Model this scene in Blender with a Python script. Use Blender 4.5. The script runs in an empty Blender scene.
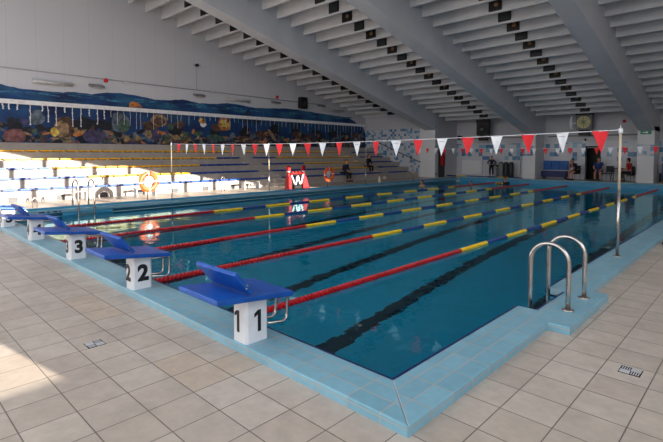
import bpy, bmesh, math, random
from mathutils import Vector, Matrix
random.seed(7)
S = bpy.context.scene
COL = S.collection
PI = math.pi

# ------------------------------------------------------------------ materials
MATS = {}
def nt(name):
    m = bpy.data.materials.new(name); m.use_nodes = True
    t = m.node_tree; t.nodes.clear()
    out = t.nodes.new('ShaderNodeOutputMaterial')
    b = t.nodes.new('ShaderNodeBsdfPrincipled')
    t.links.new(b.outputs[0], out.inputs[0])
    MATS[name] = m
    return m, t, b, out
def srgb(c):
    return tuple(((x/255)/12.92 if x/255 <= .04045 else ((x/255+.055)/1.055)**2.4) for x in c) + (1,)
def math_n(t, op, a, b=None, c=None):
    n = t.nodes.new('ShaderNodeMath'); n.operation = op
    for i, v in enumerate((a, b, c)):
        if v is None: continue
        if isinstance(v, (int, float)): n.inputs[i].default_value = v
        else: t.links.new(v, n.inputs[i])
    return n.outputs[0]
def mix_c(t, f, a, b):
    n = t.nodes.new('ShaderNodeMix'); n.data_type = 'RGBA'
    for k, v in ((0, f), (6, a), (7, b)):
        if isinstance(v, (int, float)): n.inputs[k].default_value = v
        elif isinstance(v, tuple): n.inputs[k].default_value = v
        else: t.links.new(v, n.inputs[k])
    return n.outputs[2]
def coords(t):
    tc = t.nodes.new('ShaderNodeTexCoord'); s = t.nodes.new('ShaderNodeSeparateXYZ')
    t.links.new(tc.outputs['Object'], s.inputs[0])
    return tc.outputs['Object'], s.outputs
def noise(t, vec, scale, detail=3, rough=.5):
    n = t.nodes.new('ShaderNodeTexNoise'); n.inputs['Scale'].default_value = scale
    n.inputs['Detail'].default_value = detail; n.inputs['Roughness'].default_value = rough
    t.links.new(vec, n.inputs['Vector']); return n.outputs['Fac']
def rng(t, v, a, b, c=0., d=1.):
    n = t.nodes.new('ShaderNodeMapRange')
    t.links.new(v, n.inputs[0])
    for i, x in enumerate((a, b, c, d)): n.inputs[i+1].default_value = x
    return n.outputs[0]
def plain(name, c, rough=.5, metal=0., var=.06, nscale=6., spec=.5, bump=0.):
    m, t, b, o = nt(name)
    vec, xyz = coords(t)
    col = srgb(c); f = noise(t, vec, nscale)
    dk = tuple(x*(1-var*2) for x in col[:3])+(1,); lt = tuple(min(1, x*(1+var*2)) for x in col[:3])+(1,)
    t.links.new(mix_c(t, rng(t, f, .3, .7), dk, lt), b.inputs['Base Color'])
    b.inputs['Roughness'].default_value = rough; b.inputs['Metallic'].default_value = metal
    b.inputs['Specular IOR Level'].default_value = spec
    if bump:
        bp = t.nodes.new('ShaderNodeBump'); bp.inputs['Strength'].default_value = bump
        bp.inputs['Distance'].default_value = .01
        t.links.new(noise(t, vec, nscale*8), bp.inputs['Height']); t.links.new(bp.outputs[0], b.inputs['Normal'])
    return m
def grid_mask(t, a, b, sa, sb, w, oa=0., ob=0.):
    """1 on grout lines, plus a random value per cell"""
    outs = []
    cells = []
    for v, s, o in ((a, sa, oa), (b, sb, ob)):
        q = math_n(t, 'DIVIDE', math_n(t, 'SUBTRACT', v, o), s)
        fr = math_n(t, 'FRACT', q)
        d = math_n(t, 'MULTIPLY', math_n(t, 'MINIMUM', fr, math_n(t, 'SUBTRACT', 1., fr)), s)
        outs.append(math_n(t, 'LESS_THAN', d, w/2)); cells.append(math_n(t, 'FLOOR', q))
    g = math_n(t, 'MAXIMUM', outs[0], outs[1])
    cmb = t.nodes.new('ShaderNodeCombineXYZ'); t.links.new(cells[0], cmb.inputs[0]); t.links.new(cells[1], cmb.inputs[1])
    wn = t.nodes.new('ShaderNodeTexWhiteNoise'); wn.noise_dimensions = '3D'; t.links.new(cmb.outputs[0], wn.inputs[0])
    return g, wn.outputs[0], cells

plain('white_paint', (222, 222, 224), .6, var=.02, nscale=1.2)
plain('ceil_paint', (205, 207, 212), .7, var=.02, nscale=2)
plain('beam_paint', (206, 210, 218), .7, var=.03, nscale=1.)
plain('end_wall_paint', (196, 196, 202), .7, var=.02, nscale=1)
plain('tier_concrete', (176, 168, 162), .75, var=.04, nscale=3)
plain('vent_grey', (120, 120, 122), .6)
plain('seat_blue', (10, 72, 160), .38)
plain('seat_yellow', (235, 180, 20), .4)
plain('block_blue', (10, 82, 172), .42, var=.1, nscale=12, bump=.25)
plain('block_white', (226, 228, 232), .45, var=.03, nscale=9)
plain('black', (12, 12, 14), .5)
plain('dark_grey', (46, 48, 52), .55)
plain('pad_grey', (40, 46, 54), .5)
plain('mid_grey', (120, 122, 126), .5)
plain('light_grey', (190, 190, 192), .5)
plain('steel', (200, 192, 186), .24, metal=1., var=.05, nscale=30)
plain('rope_red', (176, 10, 24), .35, var=.12, nscale=3)
plain('rope_yellow', (240, 206, 12), .4)
plain('rope_blue', (10, 60, 130), .4)
plain('rope_white', (225, 225, 225), .4)
plain('flag_red', (226, 22, 38), .6)
plain('flag_white', (236, 238, 244), .6)
plain('flag_print', (150, 152, 160), .6)
plain('pole_beige', (206, 190, 165), .35)
plain('navy', (16, 34, 92), .3)
plain('orange', (240, 90, 30), .45)
plain('red', (200, 20, 24), .5)
plain('stand_red', (168, 12, 22), .5)
plain('skin', (196, 140, 112), .6)
plain('cloth_navy', (22, 30, 58), .8)
plain('cloth_dark', (20, 20, 24), .85)
plain('cloth_blue', (30, 60, 120), .8)
plain('cloth_red', (170, 26, 34), .8)
plain('hair_dark', (28, 20, 16), .8)
plain('hair_brown', (92, 52, 34), .8)
plain('pad_blue', (14, 92, 170), .5)
plain('pad_dark', (14, 34, 96), .5)
plain('green', (60, 140, 110), .5)
plain('leaf', (60, 110, 50), .6)
plain('dial', (214, 206, 150), .5)
plain('socket', (240, 240, 240), .5)
plain('pipe_grey', (160, 160, 168), .5)
plain('lamp_warm', (150, 110, 70), .4)
plain('strand_white', (222, 226, 232), .4)
plain('strand_green', (90, 180, 150), .4)
for n_, c_ in (('coral_tan', (150, 124, 92)), ('coral_brown', (84, 62, 52)), ('coral_green', (66, 90, 78)), ('coral_grey', (92, 106, 120)),
               ('coral_dark', (20, 28, 40)), ('coral_rose', (124, 80, 82)), ('coral_orange', (186, 118, 60)), ('coral_violet', (70, 64, 98)), ('fish_gold', (222, 180, 84)),
               ('fish_dark', (22, 50, 78)), ('surf', (54, 112, 144))):
    plain(n_, c_, .6, var=.32, nscale=5.)

# floor tiles 298 mm
m, t, b, o = nt('floor_tiles'); vec, X = coords(t)
TS = .298; OX, OY = -.009, -.02
g, rnd, cells = grid_mask(t, X[0], X[1], TS, TS, .007, OX, OY)
base = mix_c(t, rnd, srgb((190, 176, 163)), srgb((203, 190, 177)))
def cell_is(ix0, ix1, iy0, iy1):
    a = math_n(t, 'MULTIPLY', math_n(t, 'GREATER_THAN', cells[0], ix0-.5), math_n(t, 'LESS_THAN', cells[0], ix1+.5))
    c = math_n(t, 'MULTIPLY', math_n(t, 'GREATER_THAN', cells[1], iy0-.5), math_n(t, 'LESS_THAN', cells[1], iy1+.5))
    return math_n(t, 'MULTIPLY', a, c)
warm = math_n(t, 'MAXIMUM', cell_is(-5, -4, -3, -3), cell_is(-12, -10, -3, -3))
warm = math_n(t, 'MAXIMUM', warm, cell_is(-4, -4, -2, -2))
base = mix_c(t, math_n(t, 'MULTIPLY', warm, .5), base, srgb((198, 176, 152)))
mott = rng(t, noise(t, vec, 9, 6, .65), .35, .7, .88, 1.06)
dirt = rng(t, noise(t, vec, 1.3, 4), .45, .75, 1., .86)
mm = math_n(t, 'MULTIPLY', mott, dirt)
hs = t.nodes.new('ShaderNodeHueSaturation'); t.links.new(base, hs.inputs['Color']); t.links.new(mm, hs.inputs['Value'])
t.links.new(mix_c(t, g, hs.outputs[0], srgb((112, 102, 94))), b.inputs['Base Color'])
t.links.new(rng(t, noise(t, vec, 5, 4), .3, .7, .34, .5), b.inputs['Roughness'])
bp = t.nodes.new('ShaderNodeBump'); bp.inputs['Distance'].default_value = .003; bp.inputs['Strength'].default_value = .5
t.links.new(math_n(t, 'SUBTRACT', math_n(t, 'MULTIPLY', noise(t, vec, 60, 3), .4), g), bp.inputs['Height'])
t.links.new(bp.outputs[0], b.inputs['Normal'])

def coping_mat(name, along, across, offs=0., c0=(124, 172, 190), c1=(134, 182, 200)):
    m, t, b, o = nt(name); vec, X = coords(t)
    A, Bc = X[along], X[across]
    # cross rows at .09 and .225 from the water edge, joints each 0.25
    q = math_n(t, 'ABSOLUTE', math_n(t, 'SUBTRACT', Bc, offs))
    r1 = math_n(t, 'LESS_THAN', math_n(t, 'ABSOLUTE', math_n(t, 'SUBTRACT', q, .088)), .004)
    r2 = math_n(t, 'LESS_THAN', math_n(t, 'ABSOLUTE', math_n(t, 'SUBTRACT', q, .225)), .004)
    fr = math_n(t, 'FRACT', math_n(t, 'DIVIDE', math_n(t, 'ADD', A, 100.08 if along == 0 else 99.87), .25))
    jn = math_n(t, 'LESS_THAN', math_n(t, 'MULTIPLY', math_n(t, 'MINIMUM', fr, math_n(t, 'SUBTRACT', 1., fr)), .25), .004)
    zl = math_n(t, 'LESS_THAN', math_n(t, 'ABSOLUTE', math_n(t, 'ADD', X[2], .024)), .003)
    g = math_n(t, 'MAXIMUM', math_n(t, 'MAXIMUM', r1, r2), math_n(t, 'MAXIMUM', jn, zl))
    cell = math_n(t, 'FLOOR', math_n(t, 'DIVIDE', math_n(t, 'ADD', A, 100.08 if along == 0 else 99.87), .25))
    row = math_n(t, 'ADD', math_n(t, 'GREATER_THAN', q, .088), math_n(t, 'GREATER_THAN', q, .225))
    cm = t.nodes.new('ShaderNodeCombineXYZ'); t.links.new(cell, cm.inputs[0]); t.links.new(row, cm.inputs[1])
    wn = t.nodes.new('ShaderNodeTexWhiteNoise'); t.links.new(cm.outputs[0], wn.inputs[0])
    base = mix_c(t, wn.outputs[0], srgb(c0), srgb(c1))
    nz = rng(t, noise(t, vec, 14, 4), .35, .7, .94, 1.04)
    hs = t.nodes.new('ShaderNodeHueSaturation'); t.links.new(base, hs.inputs['Color']); t.links.new(nz, hs.inputs['Value'])
    t.links.new(mix_c(t, g, hs.outputs[0], srgb((176, 168, 162))), b.inputs['Base Color'])
    b.inputs['Roughness'].default_value = .42
    return m
coping_mat('coping_x', 0, 1); coping_mat('coping_y', 1, 0)
coping_mat('coping_left', 1, 0, -12.8); coping_mat('coping_far', 0, 1, 25.)

def pool_tile(name, a, b_, c0, c1, lines=False):
    m, t, b, o = nt(name); vec, X = coords(t)
    g, rnd, cells = grid_mask(t, X[a], X[b_], .25, .125, .006)
    base = mix_c(t, rnd, srgb(c0), srgb(c1))
    base = mix_c(t, math_n(t, 'MULTIPLY', g, .35), base, srgb((90, 130, 150)))
    t.links.new(base, b.inputs['Base Color']); b.inputs['Roughness'].default_value = .4
    return m
pool_tile('pool_floor_tile', 0, 1, (6, 178, 214), (12, 186, 222))
pool_tile('pool_wall_x', 0, 2, (60, 148, 190), (70, 158, 198))
pool_tile('pool_wall_y', 1, 2, (60, 148, 190), (70, 158, 198))
plain('lane_mark', (14, 24, 52), .5)

# water
m, t, b, o = nt('water'); vec, X = coords(t)
t.nodes.remove(b)
gl = t.nodes.new('ShaderNodeBsdfGlass'); gl.inputs['IOR'].default_value = 1.33; gl.inputs['Roughness'].default_value = 0.
gl.inputs['Color'].default_value = (.6, .96, 1., 1)
t.links.new(gl.outputs[0], o.inputs[0])
mp = t.nodes.new('ShaderNodeMapping'); mp.inputs['Scale'].default_value = (1., .8, 1.); t.links.new(vec, mp.inputs[0])
h = math_n(t, 'ADD', math_n(t, 'MULTIPLY', noise(t, mp.outputs[0], 2.6, 2), .55), math_n(t, 'MULTIPLY', noise(t, mp.outputs[0], 9., 2), .16))
bp = t.nodes.new('ShaderNodeBump'); bp.inputs['Strength'].default_value = .36; bp.inputs['Distance'].default_value = .035
t.links.new(h, bp.inputs['Height']); t.links.new(bp.outputs[0], gl.inputs['Normal'])

# mosaic wall
def mosaic(name, dens, zlo, zhi, along=0, s=.155):
    m, t, b, o = nt(name); vec, X = coords(t)
    g, rnd, cells = grid_mask(t, X[along], X[2], s, s, .008)
    clump = noise(t, vec, 1.1, 2)
    thr = math_n(t, 'MULTIPLY', rng(t, clump, .4, .6, .75, 1.15), dens)
    hit = math_n(t, 'LESS_THAN', rnd, thr)
    zin = math_n(t, 'MULTIPLY', math_n(t, 'GREATER_THAN', X[2], zlo), math_n(t, 'LESS_THAN', X[2], zhi))
    hit = math_n(t, 'MULTIPLY', hit, zin)
    r2 = math_n(t, 'FRACT', math_n(t, 'MULTIPLY', rnd, 57.3))
    blue = mix_c(t, r2, srgb((52, 104, 152)), srgb((140, 184, 208)))
    base = mix_c(t, hit, srgb((202, 204, 212)), blue)
    base = mix_c(t, math_n(t, 'MULTIPLY', g, .4), base, srgb((150, 152, 160)))
    t.links.new(base, b.inputs['Base Color']); b.inputs['Roughness'].default_value = .35
mosaic('mosaic_stand', .3, -1, 3.35, s=.17); mosaic('mosaic_end', .3, 1.05, 2.15, s=.26); mosaic('mosaic_pier', .5, 1.35, 1.95, s=.16)
# left wall with panel seams
m, t, b, o = nt('left_wall_paint'); vec, X = coords(t)
fr = math_n(t, 'FRACT', math_n(t, 'DIVIDE', X[1], 1.05))
sm = math_n(t, 'LESS_THAN', fr, .02)
base = mix_c(t, math_n(t, 'MULTIPLY', sm, .22), srgb((206, 208, 216)), srgb((150, 152, 160)))
t.links.new(base, b.inputs['Base Color']); b.inputs['Roughness'].default_value = .6
# mural paint: deep blue sea, streaks
m, t, b, o = nt('mural_sea'); vec, X = coords(t)
mp = t.nodes.new('ShaderNodeMapping'); mp.inputs['Scale'].default_value = (1, .5, 1.7); t.links.new(vec, mp.inputs[0])
n1 = noise(t, mp.outputs[0], 1.2, 6, .6)
up = rng(t, X[2], 2.9, 4.3)
f = math_n(t, 'MULTIPLY', rng(t, n1, .46, .72), up)
base = mix_c(t, rng(t, noise(t, vec, .8, 4), .35, .65), srgb((8, 34, 84)), srgb((18, 70, 128)))
base = mix_c(t, f, base, srgb((56, 124, 156)))
t.links.new(base, b.inputs['Base Color']); b.inputs['Roughness'].default_value = .6

# ------------------------------------------------------------------ mesh helpers
class MB:
    def __init__(s): s.bm = bmesh.new(); s.mats = []
    def mi(s, name):
        if name not in s.mats: s.mats.append(name)
        return s.mats.index(name)
    def poly(s, pts, mat):
        f = s.bm.faces.new([s.bm.verts.new(p) for p in pts]); f.material_index = s.mi(mat); return f
    def hexa(s, p, mat):
        """p = 8 points: bottom ring 0-3 (ccw seen from above), top ring 4-7"""
        v = [s.bm.verts.new(q) for q in p]; k = s.mi(mat)
        for idx in ((3, 2, 1, 0), (4, 5, 6, 7), (0, 1, 5, 4), (1, 2, 6, 5), (2, 3, 7, 6), (3, 0, 4, 7)):
            s.bm.faces.new([v[i] for i in idx]).material_index = k
        return v
    def box(s, x0, x1, y0, y1, z0, z1, mat, bev=0.):
        if bev:
            b2 = bmesh.new(); bmesh.ops.create_cube(b2, size=1)
            bmesh.ops.scale(b2, vec=(x1-x0, y1-y0, z1-z0), verts=b2.verts)
            bmesh.ops.bevel(b2, geom=b2.edges[:], offset=bev, segments=2, affect='EDGES')
            bmesh.ops.translate(b2, vec=((x0+x1)/2, (y0+y1)/2, (z0+z1)/2), verts=b2.verts)
            s.merge(b2, mat); return
        s.hexa([(x0, y0, z0), (x1, y0, z0), (x1, y1, z0), (x0, y1, z0), (x0, y0, z1), (x1, y0, z1), (x1, y1, z1), (x0, y1, z1)], mat)
    def merge(s, b2, mat, M=None):
        k = s.mi(mat); mp = {}
        for v in b2.verts: mp[v] = s.bm.verts.new((M @ v.co) if M else v.co)
        for f in b2.faces:
            g = s.bm.faces.new([mp[v] for v in f.verts]); g.material_index = k; g.smooth = f.smooth
        b2.free()
    def prism(s, pts, d, mat):
        """closed polygon pts extruded by vector d"""
        n = len(pts); a = [s.bm.verts.new(p) for p in pts]; c = [s.bm.verts.new(Vector(p)+Vector(d)) for p in pts]; k = s.mi(mat)
        s.bm.faces.new(a[::-1]).material_index = k; s.bm.faces.new(c).material_index = k
        for i in range(n): s.bm.faces.new([a[i], a[(i+1) % n], c[(i+1) % n], c[i]]).material_index = k
    def tube(s, pts, r, mat, seg=10, caps=True):
        pts = [Vector(p) for p in pts]; rings = []; k = s.mi(mat)
        rr = r if isinstance(r, (list, tuple)) else [r]*len(pts)
        up = None
        for i, p in enumerate(pts):
            d = (pts[min(i+1, len(pts)-1)]-pts[max(i-1, 0)]).normalized()
            if up is None: up = d.orthogonal().normalized()
            up = (up-d*up.dot(d)).normalized(); w = d.cross(up)
            rings.append([s.bm.verts.new(p+(up*math.cos(a)+w*math.sin(a))*rr[i]) for a in [2*PI*j/seg for j in range(seg)]])
        for i in range(len(rings)-1):
            for j in range(seg):
                f = s.bm.faces.new([rings[i][j], rings[i][(j+1) % seg], rings[i+1][(j+1) % seg], rings[i+1][j]])
                f.material_index = k; f.smooth = True
        if caps:
            s.bm.faces.new(rings[0][::-1]).material_index = k; s.bm.faces.new(rings[-1]).material_index = k
    def sphere(s, c, r, mat, seg=12):
        b2 = bmesh.new(); bmesh.ops.create_uvsphere(b2, u_segments=seg, v_segments=max(6, seg*2//3), radius=1)
        for f in b2.faces: f.smooth = True
        rv = r if isinstance(r, (tuple, list)) else (r, r, r)
        s.merge(b2, mat, Matrix.Translation(c) @ Matrix.Diagonal((*rv, 1)))
    def build(s, name, parent=None, fix=True):
        if fix: bmesh.ops.recalc_face_normals(s.bm, faces=s.bm.faces[:])
        me = bpy.data.meshes.new(name); s.bm.to_mesh(me); s.bm.free()
        for n in s.mats: me.materials.append(MATS[n])
        o = bpy.data.objects.new(name, me); COL.objects.link(o)
        if parent: o.parent = parent
        return o
def tag(o, label, cat, group=None):
    o['label'] = label; o['category'] = cat
    if group: o['group'] = group
    return o
def thing(name, label, cat, loc=(0, 0, 0), group=None, rz=0):
    o = bpy.data.objects.new(name, None); COL.objects.link(o); o.location = loc; o.rotation_euler = (0, 0, rz)
    o.empty_display_size = .1
    return tag(o, label, cat, group)
def struct(mb, name, parent=None):
    o = mb.build(name, parent)
    if not parent: o['kind'] = 'structure'
    return o
def copy_tree(o, parent=None):
    c = o.copy(); COL.objects.link(c)
    if parent: c.parent = parent
    for ch in list(o.children): copy_tree(ch, c)
    return c

# ------------------------------------------------------------------ dimensions (metres), pool corner nearest the camera = origin
PW, PL, CW, H = 12.8, 25., .36, .0675       # pool width, length, coping width and height
ZW, DEP = -.30, 3.3                          # water level, depth under it
XW, XR, YN, YB = -20.7, 9.3, -9.5, 28.       # left wall, right wall, near wall, back wall
ZL = -.13                                    # deck on the grandstand side
def zfin(y): return 10.47-.256*y             # underside of the fins
def zbeam(y): return 10.01-.254*(y+2.4)

# ------------------------------------------------------------------ floor
f = MB()
def slab(x0, x1, y0, y1, z): f.box(x0, x1, y0, y1, z-.3, z, 'floor_tiles')
slab(-13.16, XR, YN, -CW+.02, -H)
slab(CW-.02, XR, -CW+.02, PL+CW-.02, -H)
slab(-13.16, XR, PL+CW-.02, YB, -H)
slab(XW, -13.14, YN, -.4, -H)
slab(XW, -13.14, -.4, YB, ZL)
struct(f, 'floor')

# pool basin
f = MB()
zb = ZW-DEP
f.poly([(-PW, 0, zb), (0.18, 0, zb), (0.18, PL, zb), (-PW, PL, zb)], 'pool_floor_tile')
for k in range(6):
    xc = -1.25-2.03*k
    f.poly([(xc-.14, 2., zb+.004), (xc+.14, 2., zb+.004), (xc+.14, 23, zb+.004), (xc-.14, 23, zb+.004)], 'lane_mark')
    f.poly([(xc-.5, 1.72, zb+.004), (xc+.5, 1.72, zb+.004), (xc+.5, 2., zb+.004), (xc-.5, 2., zb+.004)], 'lane_mark')
f.poly([(-PW, 0, zb), (0.18, 0, zb), (0.18, 0, -.06), (-PW, 0, -.06)], 'pool_wall_x')
f.poly([(-PW, PL, zb), (0.18, PL, zb), (0.18, PL, -.06), (-PW, PL, -.06)], 'pool_wall_x')
zt = -.06
f.poly([(0, 0, zb), (0, 2.04, zb), (0, 2.04, zt), (0, 0, zt)], 'pool_wall_y')
f.poly([(0, 2.84, zb), (0, PL, zb), (0, PL, zt), (0, 2.84, zt)], 'pool_wall_y')
f.poly([(.18, 2.04, zb), (.18, 2.84, zb), (.18, 2.84, zt), (.18, 2.04, zt)], 'pool_wall_y')
f.poly([(0, 2.04, zb), (.18, 2.04, zb), (.18, 2.04, zt), (0, 2.04, zt)], 'pool_wall_x')
f.poly([(0, 2.84, zb), (.18, 2.84, zb), (.18, 2.84, zt), (0, 2.84, zt)], 'pool_wall_x')
# left wall with recessed overflow channel except round the ladder
f.poly([(-PW, 0, zb), (-PW, PL, zb), (-PW, PL, -.42), (-PW, 0, -.42)], 'pool_wall_y')
f.poly([(-PW-.26, 0, -.42), (-PW-.26, PL, -.42), (-PW-.26, PL, -.06), (-PW-.26, 0, -.06)], 'pool_wall_y')
f.poly([(-PW-.26, 0, -.34), (-PW, 0, -.34), (-PW, PL, -.34), (-PW-.26, PL, -.34)], 'pool_wall_y')
f.box(-PW-.2, -PW, 1.75, 3.15, -.6, -.2, 'pool_wall_y')
f.box(-PW-.2, -PW, 0, .2, -.6, -.2, 'pool_wall_y')
struct(f, 'floor_pool_basin')

# water surface
f = MB()
f.poly([(-PW-.25, 0, ZW), (0, 0, ZW), (0, 2.04, ZW), (.18, 2.04, ZW), (.18, 2.84, ZW), (0, 2.84, ZW), (0, PL, ZW), (-PW-.25, PL, ZW)], 'water')
w = f.build('pool_water'); w['kind'] = 'stuff'; tag(w, 'clear blue water filling the swimming pool with ripples and reflections', 'water')

# ------------------------------------------------------------------ coping
def coping(name, quads, mat, bev=.008):
    f = MB()
    for q in quads: f.prism([(x, y, -.09) for x, y in q], (0, 0, .09), mat)
    o = struct(f, name)
    md = o.modifiers.new('b', 'BEVEL'); md.width = bev; md.segments = 2; md.limit_method = 'ANGLE'
    return o
coping('trim_1', [[(0, 0), (CW, -CW), (-PW-CW, -CW), (-PW, 0)]], 'coping_x')
coping('trim_2', [[(0, 0), (CW, -CW), (CW, 1.77), (.54, 1.77), (.54, 3.05), (CW, 3.05), (CW, PL+CW), (0, PL), (0, 2.84), (.18, 2.84), (.18, 2.04), (0, 2.04)]], 'coping_y')
coping('trim_3', [[(-PW, PL), (0, PL), (CW, PL+CW), (-PW-CW, PL+CW)]], 'coping_far')
f = MB(); f.prism([(x, y, ZL-.08) for x, y in [(-PW, 0.), (-PW, PL), (-PW-CW, PL), (-PW-CW, 0.)]], (0, 0, .085), 'coping_left')
struct(f, 'trim_4')
# navy nosing tiles along the water edge (with joints each 0.25 m)
f = MB()
def nose(axis, a0, a1, c0, c1, z=-.004):
    n = max(1, round(abs(a1-a0)/.25)); st = (a1-a0)/n
    for i in range(n):
        p, q = a0+st*i+.003, a0+st*(i+1)-.003
        if axis == 0: f.box(p, q, c0, c1, z-.05, z, 'navy')
        else: f.box(c0, c1, p, q, z-.05, z, 'navy')
nose(0, -PW, 0, 0., .022); nose(1, .022, 2.04, -.022, 0.); nose(1, 2.84, PL, -.022, 0.); nose(1, 2.04, 2.84, .158, .18)
struct(f, 'trim_5')
# miter joint line in the coping corner
f = MB(); d = .0022
f.prism([(-d, -d, .0003), (CW-d, -CW-d+.006, .0003), (CW+d, -CW+d+.006, .0003), (d, d, .0003)], (0, 0, .0006), 'light_grey')
struct(f, 'trim_6')
# depth marks on the left coping
mk = thing('depth_marking', 'x', 'marking', (-PW, 1.5, -.17))
for y0, y1 in ((1.15, 1.3), (1.36, 1.42), (1.52, 1.62), (1.66, 1.72)):
    f = MB(); f.box(-.002, .003, y0-1.5, y1-1.5, -.018, .018, 'navy'); f.build('digit', mk)
tag(mk, 'small blue depth marking on the pool edge left of the steel ladder', 'marking')

# ------------------------------------------------------------------ walls
f = MB(); f.box(XW-.3, XW, YN, 25.05, -.2, 13, 'left_wall_paint'); struct(f, 'wall_left')
f = MB(); f.box(XW, -14.66, 25., 25.3, -.2, 4.4, 'mosaic_stand'); o = struct(f, 'wall_stand_end')
f = MB(); f.box(-15.85, -14.655, 24.985, 25.0, -.13, 3.25, 'white_paint'); f.box(XW, -15.85, 24.985, 25., 3.25, 4.4, 'end_wall_paint'); f.box(-15.85, -14.655, 24.985, 25, 3.25, 4.4, 'end_wall_paint'); struct(f, 'trim_7')
f = MB(); f.box(-14.96, -14.675, 25.3, YB, -.2, 4.4, 'end_wall_paint'); struct(f, 'wall_return')
f = MB()
f.box(-15, -6.32, YB, YB+.3, -.2, 4.2, 'mosaic_end'); f.box(-5.5, XR, YB, YB+.3, -.2, 4.2, 'mosaic_end')
f.box(-6.32, -5.5, YB, YB+.3, 1.92, 4.2, 'end_wall_paint')
f.box(-6.9, -4.9, YB+1.5, YB+1.6, -.2, 2.3, 'black'); f.box(-6.9, -6.8, YB+.3, YB+1.6, -.2, 2.3, 'black'); f.box(-5., -4.9, YB+.3, YB+1.6, -.2, 2.3, 'black'); f.box(-6.9, -4.9, YB+.3, YB+1.6, 2.2, 2.3, 'black'); f.box(-6.9, -4.9, YB, YB+1.6, -.3, -H-.01, 'black')  # box added behind the doorway, black colour stands in for the room's darkness
f.box(-15, XR, YB-.012, YB, 2.2, 4.2, 'end_wall_paint')
struct(f, 'wall_back')
# piers
for k, (x0, x1) in enumerate(((-9.4, -8.66), (-3.45, -2.71), (2.6, 3.3))):
    f = MB(); f.box(x0, x1, 26.5, YB, -.1, 2.9, 'white_paint'); f.box(x0-.005, x1+.005, 26.49, 26.5, 1.35, 1.95, 'mosaic_pier')
    struct(f, 'wall_pier.%03d' % k if k else 'wall_pier')
# near wall (behind the camera) with a wide window band
f = MB()
f.box(XW, XR, YN-.3, YN, -.2, 3.2, 'white_paint'); f.box(XW, XR, YN-.3, YN, 11.6, 13.7, 'white_paint')
for x in [XW+.2+i*2.95 for i in range(11)]: f.box(x-.12, x+.12, YN-.3, YN, 3.2, 11.6, 'white_paint')
struct(f, 'wall_near')
# right wall: high window band whose head follows the roof, lower sill near the camera
SILL, SILL1, SILL2, YS, YS1 = 5.35, 4.65, 2.58, .6, 3.7
def head(y): return 8.3-.256*(y-7.2)
f = MB()
y1 = 17.4
f.box(XR, XR+.3, YN, YS, -.2, SILL2, 'white_paint'); f.box(XR, XR+.3, YS, YS1, -.2, SILL1, 'white_paint'); f.box(XR, XR+.3, YS1, y1, -.2, SILL, 'white_paint')
f.box(XR, XR+.3, y1, YB, -.2, 9, 'white_paint')
f.prism([(XR, YN, head(YN)), (XR, y1, head(y1)), (XR, y1, 13.5), (XR, YN, 13.5)], (.3, 0, 0), 'white_paint')
yk = 6.36-1.38*4
while yk < y1:
    f.box(XR+.02, XR+.1, yk-.09, yk+.09, SILL1 if yk < YS1 else SILL, head(yk)+.1, 'white_paint'); yk += 1.38
struct(f, 'wall_right')

# ------------------------------------------------------------------ ceiling: sloping beams and cross fins
BE = [(-15.41, -14.66, 25.0), (-9.3, -8.6, 26.5), (-3.41, -2.71, 26.5), (2.59, 3.29, 26.5)]
for k, (x0, x1, ye) in enumerate(BE):
    f = MB()
    pts = [(x0, YN, zbeam(YN)), (x0, ye, zbeam(ye)), (x0, ye+.01, zbeam(ye)), (x0, YB, zbeam(ye)), (x0, YB, zfin(YB)+.8), (x0, YN, zfin(YN)+.8)]
    if k == 0: pts = [(x0, YN, zbeam(YN)), (x0, ye, zbeam(ye)), (x0, ye, zfin(ye)+.8), (x0, YN, zfin(YN)+.8)]
    f.prism(pts, (x1-x0, 0, 0), 'beam_paint')
    
    struct(f, 'trim_%d' % (8+k))
f = MB()
def roof(x0, x1, ya, yb):
    f.prism([(x0, ya, zfin(ya)+.62), (x0, yb, zfin(yb)+.62), (x0, yb, zfin(yb)+.9), (x0, ya, zfin(ya)+.9)], (x1-x0, 0, 0), 'ceil_paint')
roof(XW-.3, XR+.3, -3.2, YB+.3); roof(XW-.3, XR+.3, YN-.3, -8.8); roof(XW-.3, -17, -8.8, -3.2); roof(1.5, XR+.3, -8.8, -3.2)  # unseen skylight opening behind the camera, added for more overhead light
for q in range(6): roof(-17+q*3.1, -16.8+q*3.1, -8.8, -3.2)
struct(f, 'ceiling')
BAYS = [(XW, -15.41, -18.35, -17.45, 24.9), (-14.66, -9.3, -12.38, -11.35, YB), (-8.6, -3.41, -6.28, -5.57, YB), (-2.71, 2.59, -.4, .3, YB)]
words = ['bay above the grandstand', 'second bay from the left', 'third bay from the left', 'rightmost bay']
for bi, (x0, x1, g0, g1, yend) in enumerate(BAYS):
    p = bpy.data.objects.new('ceiling_fins', None); COL.objects.link(p); p['kind'] = 'structure'
    k = 0
    while True:
        y = 26.28-.835*k
        if y < -3: break
        k += 1
        if y > yend: continue
        z = zfin(y)
        fb = MB(); fb.box(x0, x1, y, y+.09, z, z+.66, 'ceil_paint'); fb.build('fin', p)
        if y > 6 and bi < 3:
            fx = thing('ceiling_fixture', 'square dark fixture between the roof fins, ' + words[bi], 'ceiling light', ((g0+g1)/2, y-.062, z+.1), 'dark light fixtures '+words[bi])
            ww = (.42, .28, .25)[bi]
            fb = MB(); fb.box(-ww, ww, 0, .06, -.02, .46, 'black', bev=.01); fb.build('housing', fx)
            fb = MB()
            if k % 2: fb.sphere((.05, 0, .2), (.09, .05, .09), 'lamp_warm', 10)
            else: fb.box(-ww*.85, ww*.85, -.01, 0.01, .04, .38, 'pad_grey')
            fb.build('lamp' if k % 2 else 'grille', fx)

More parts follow.
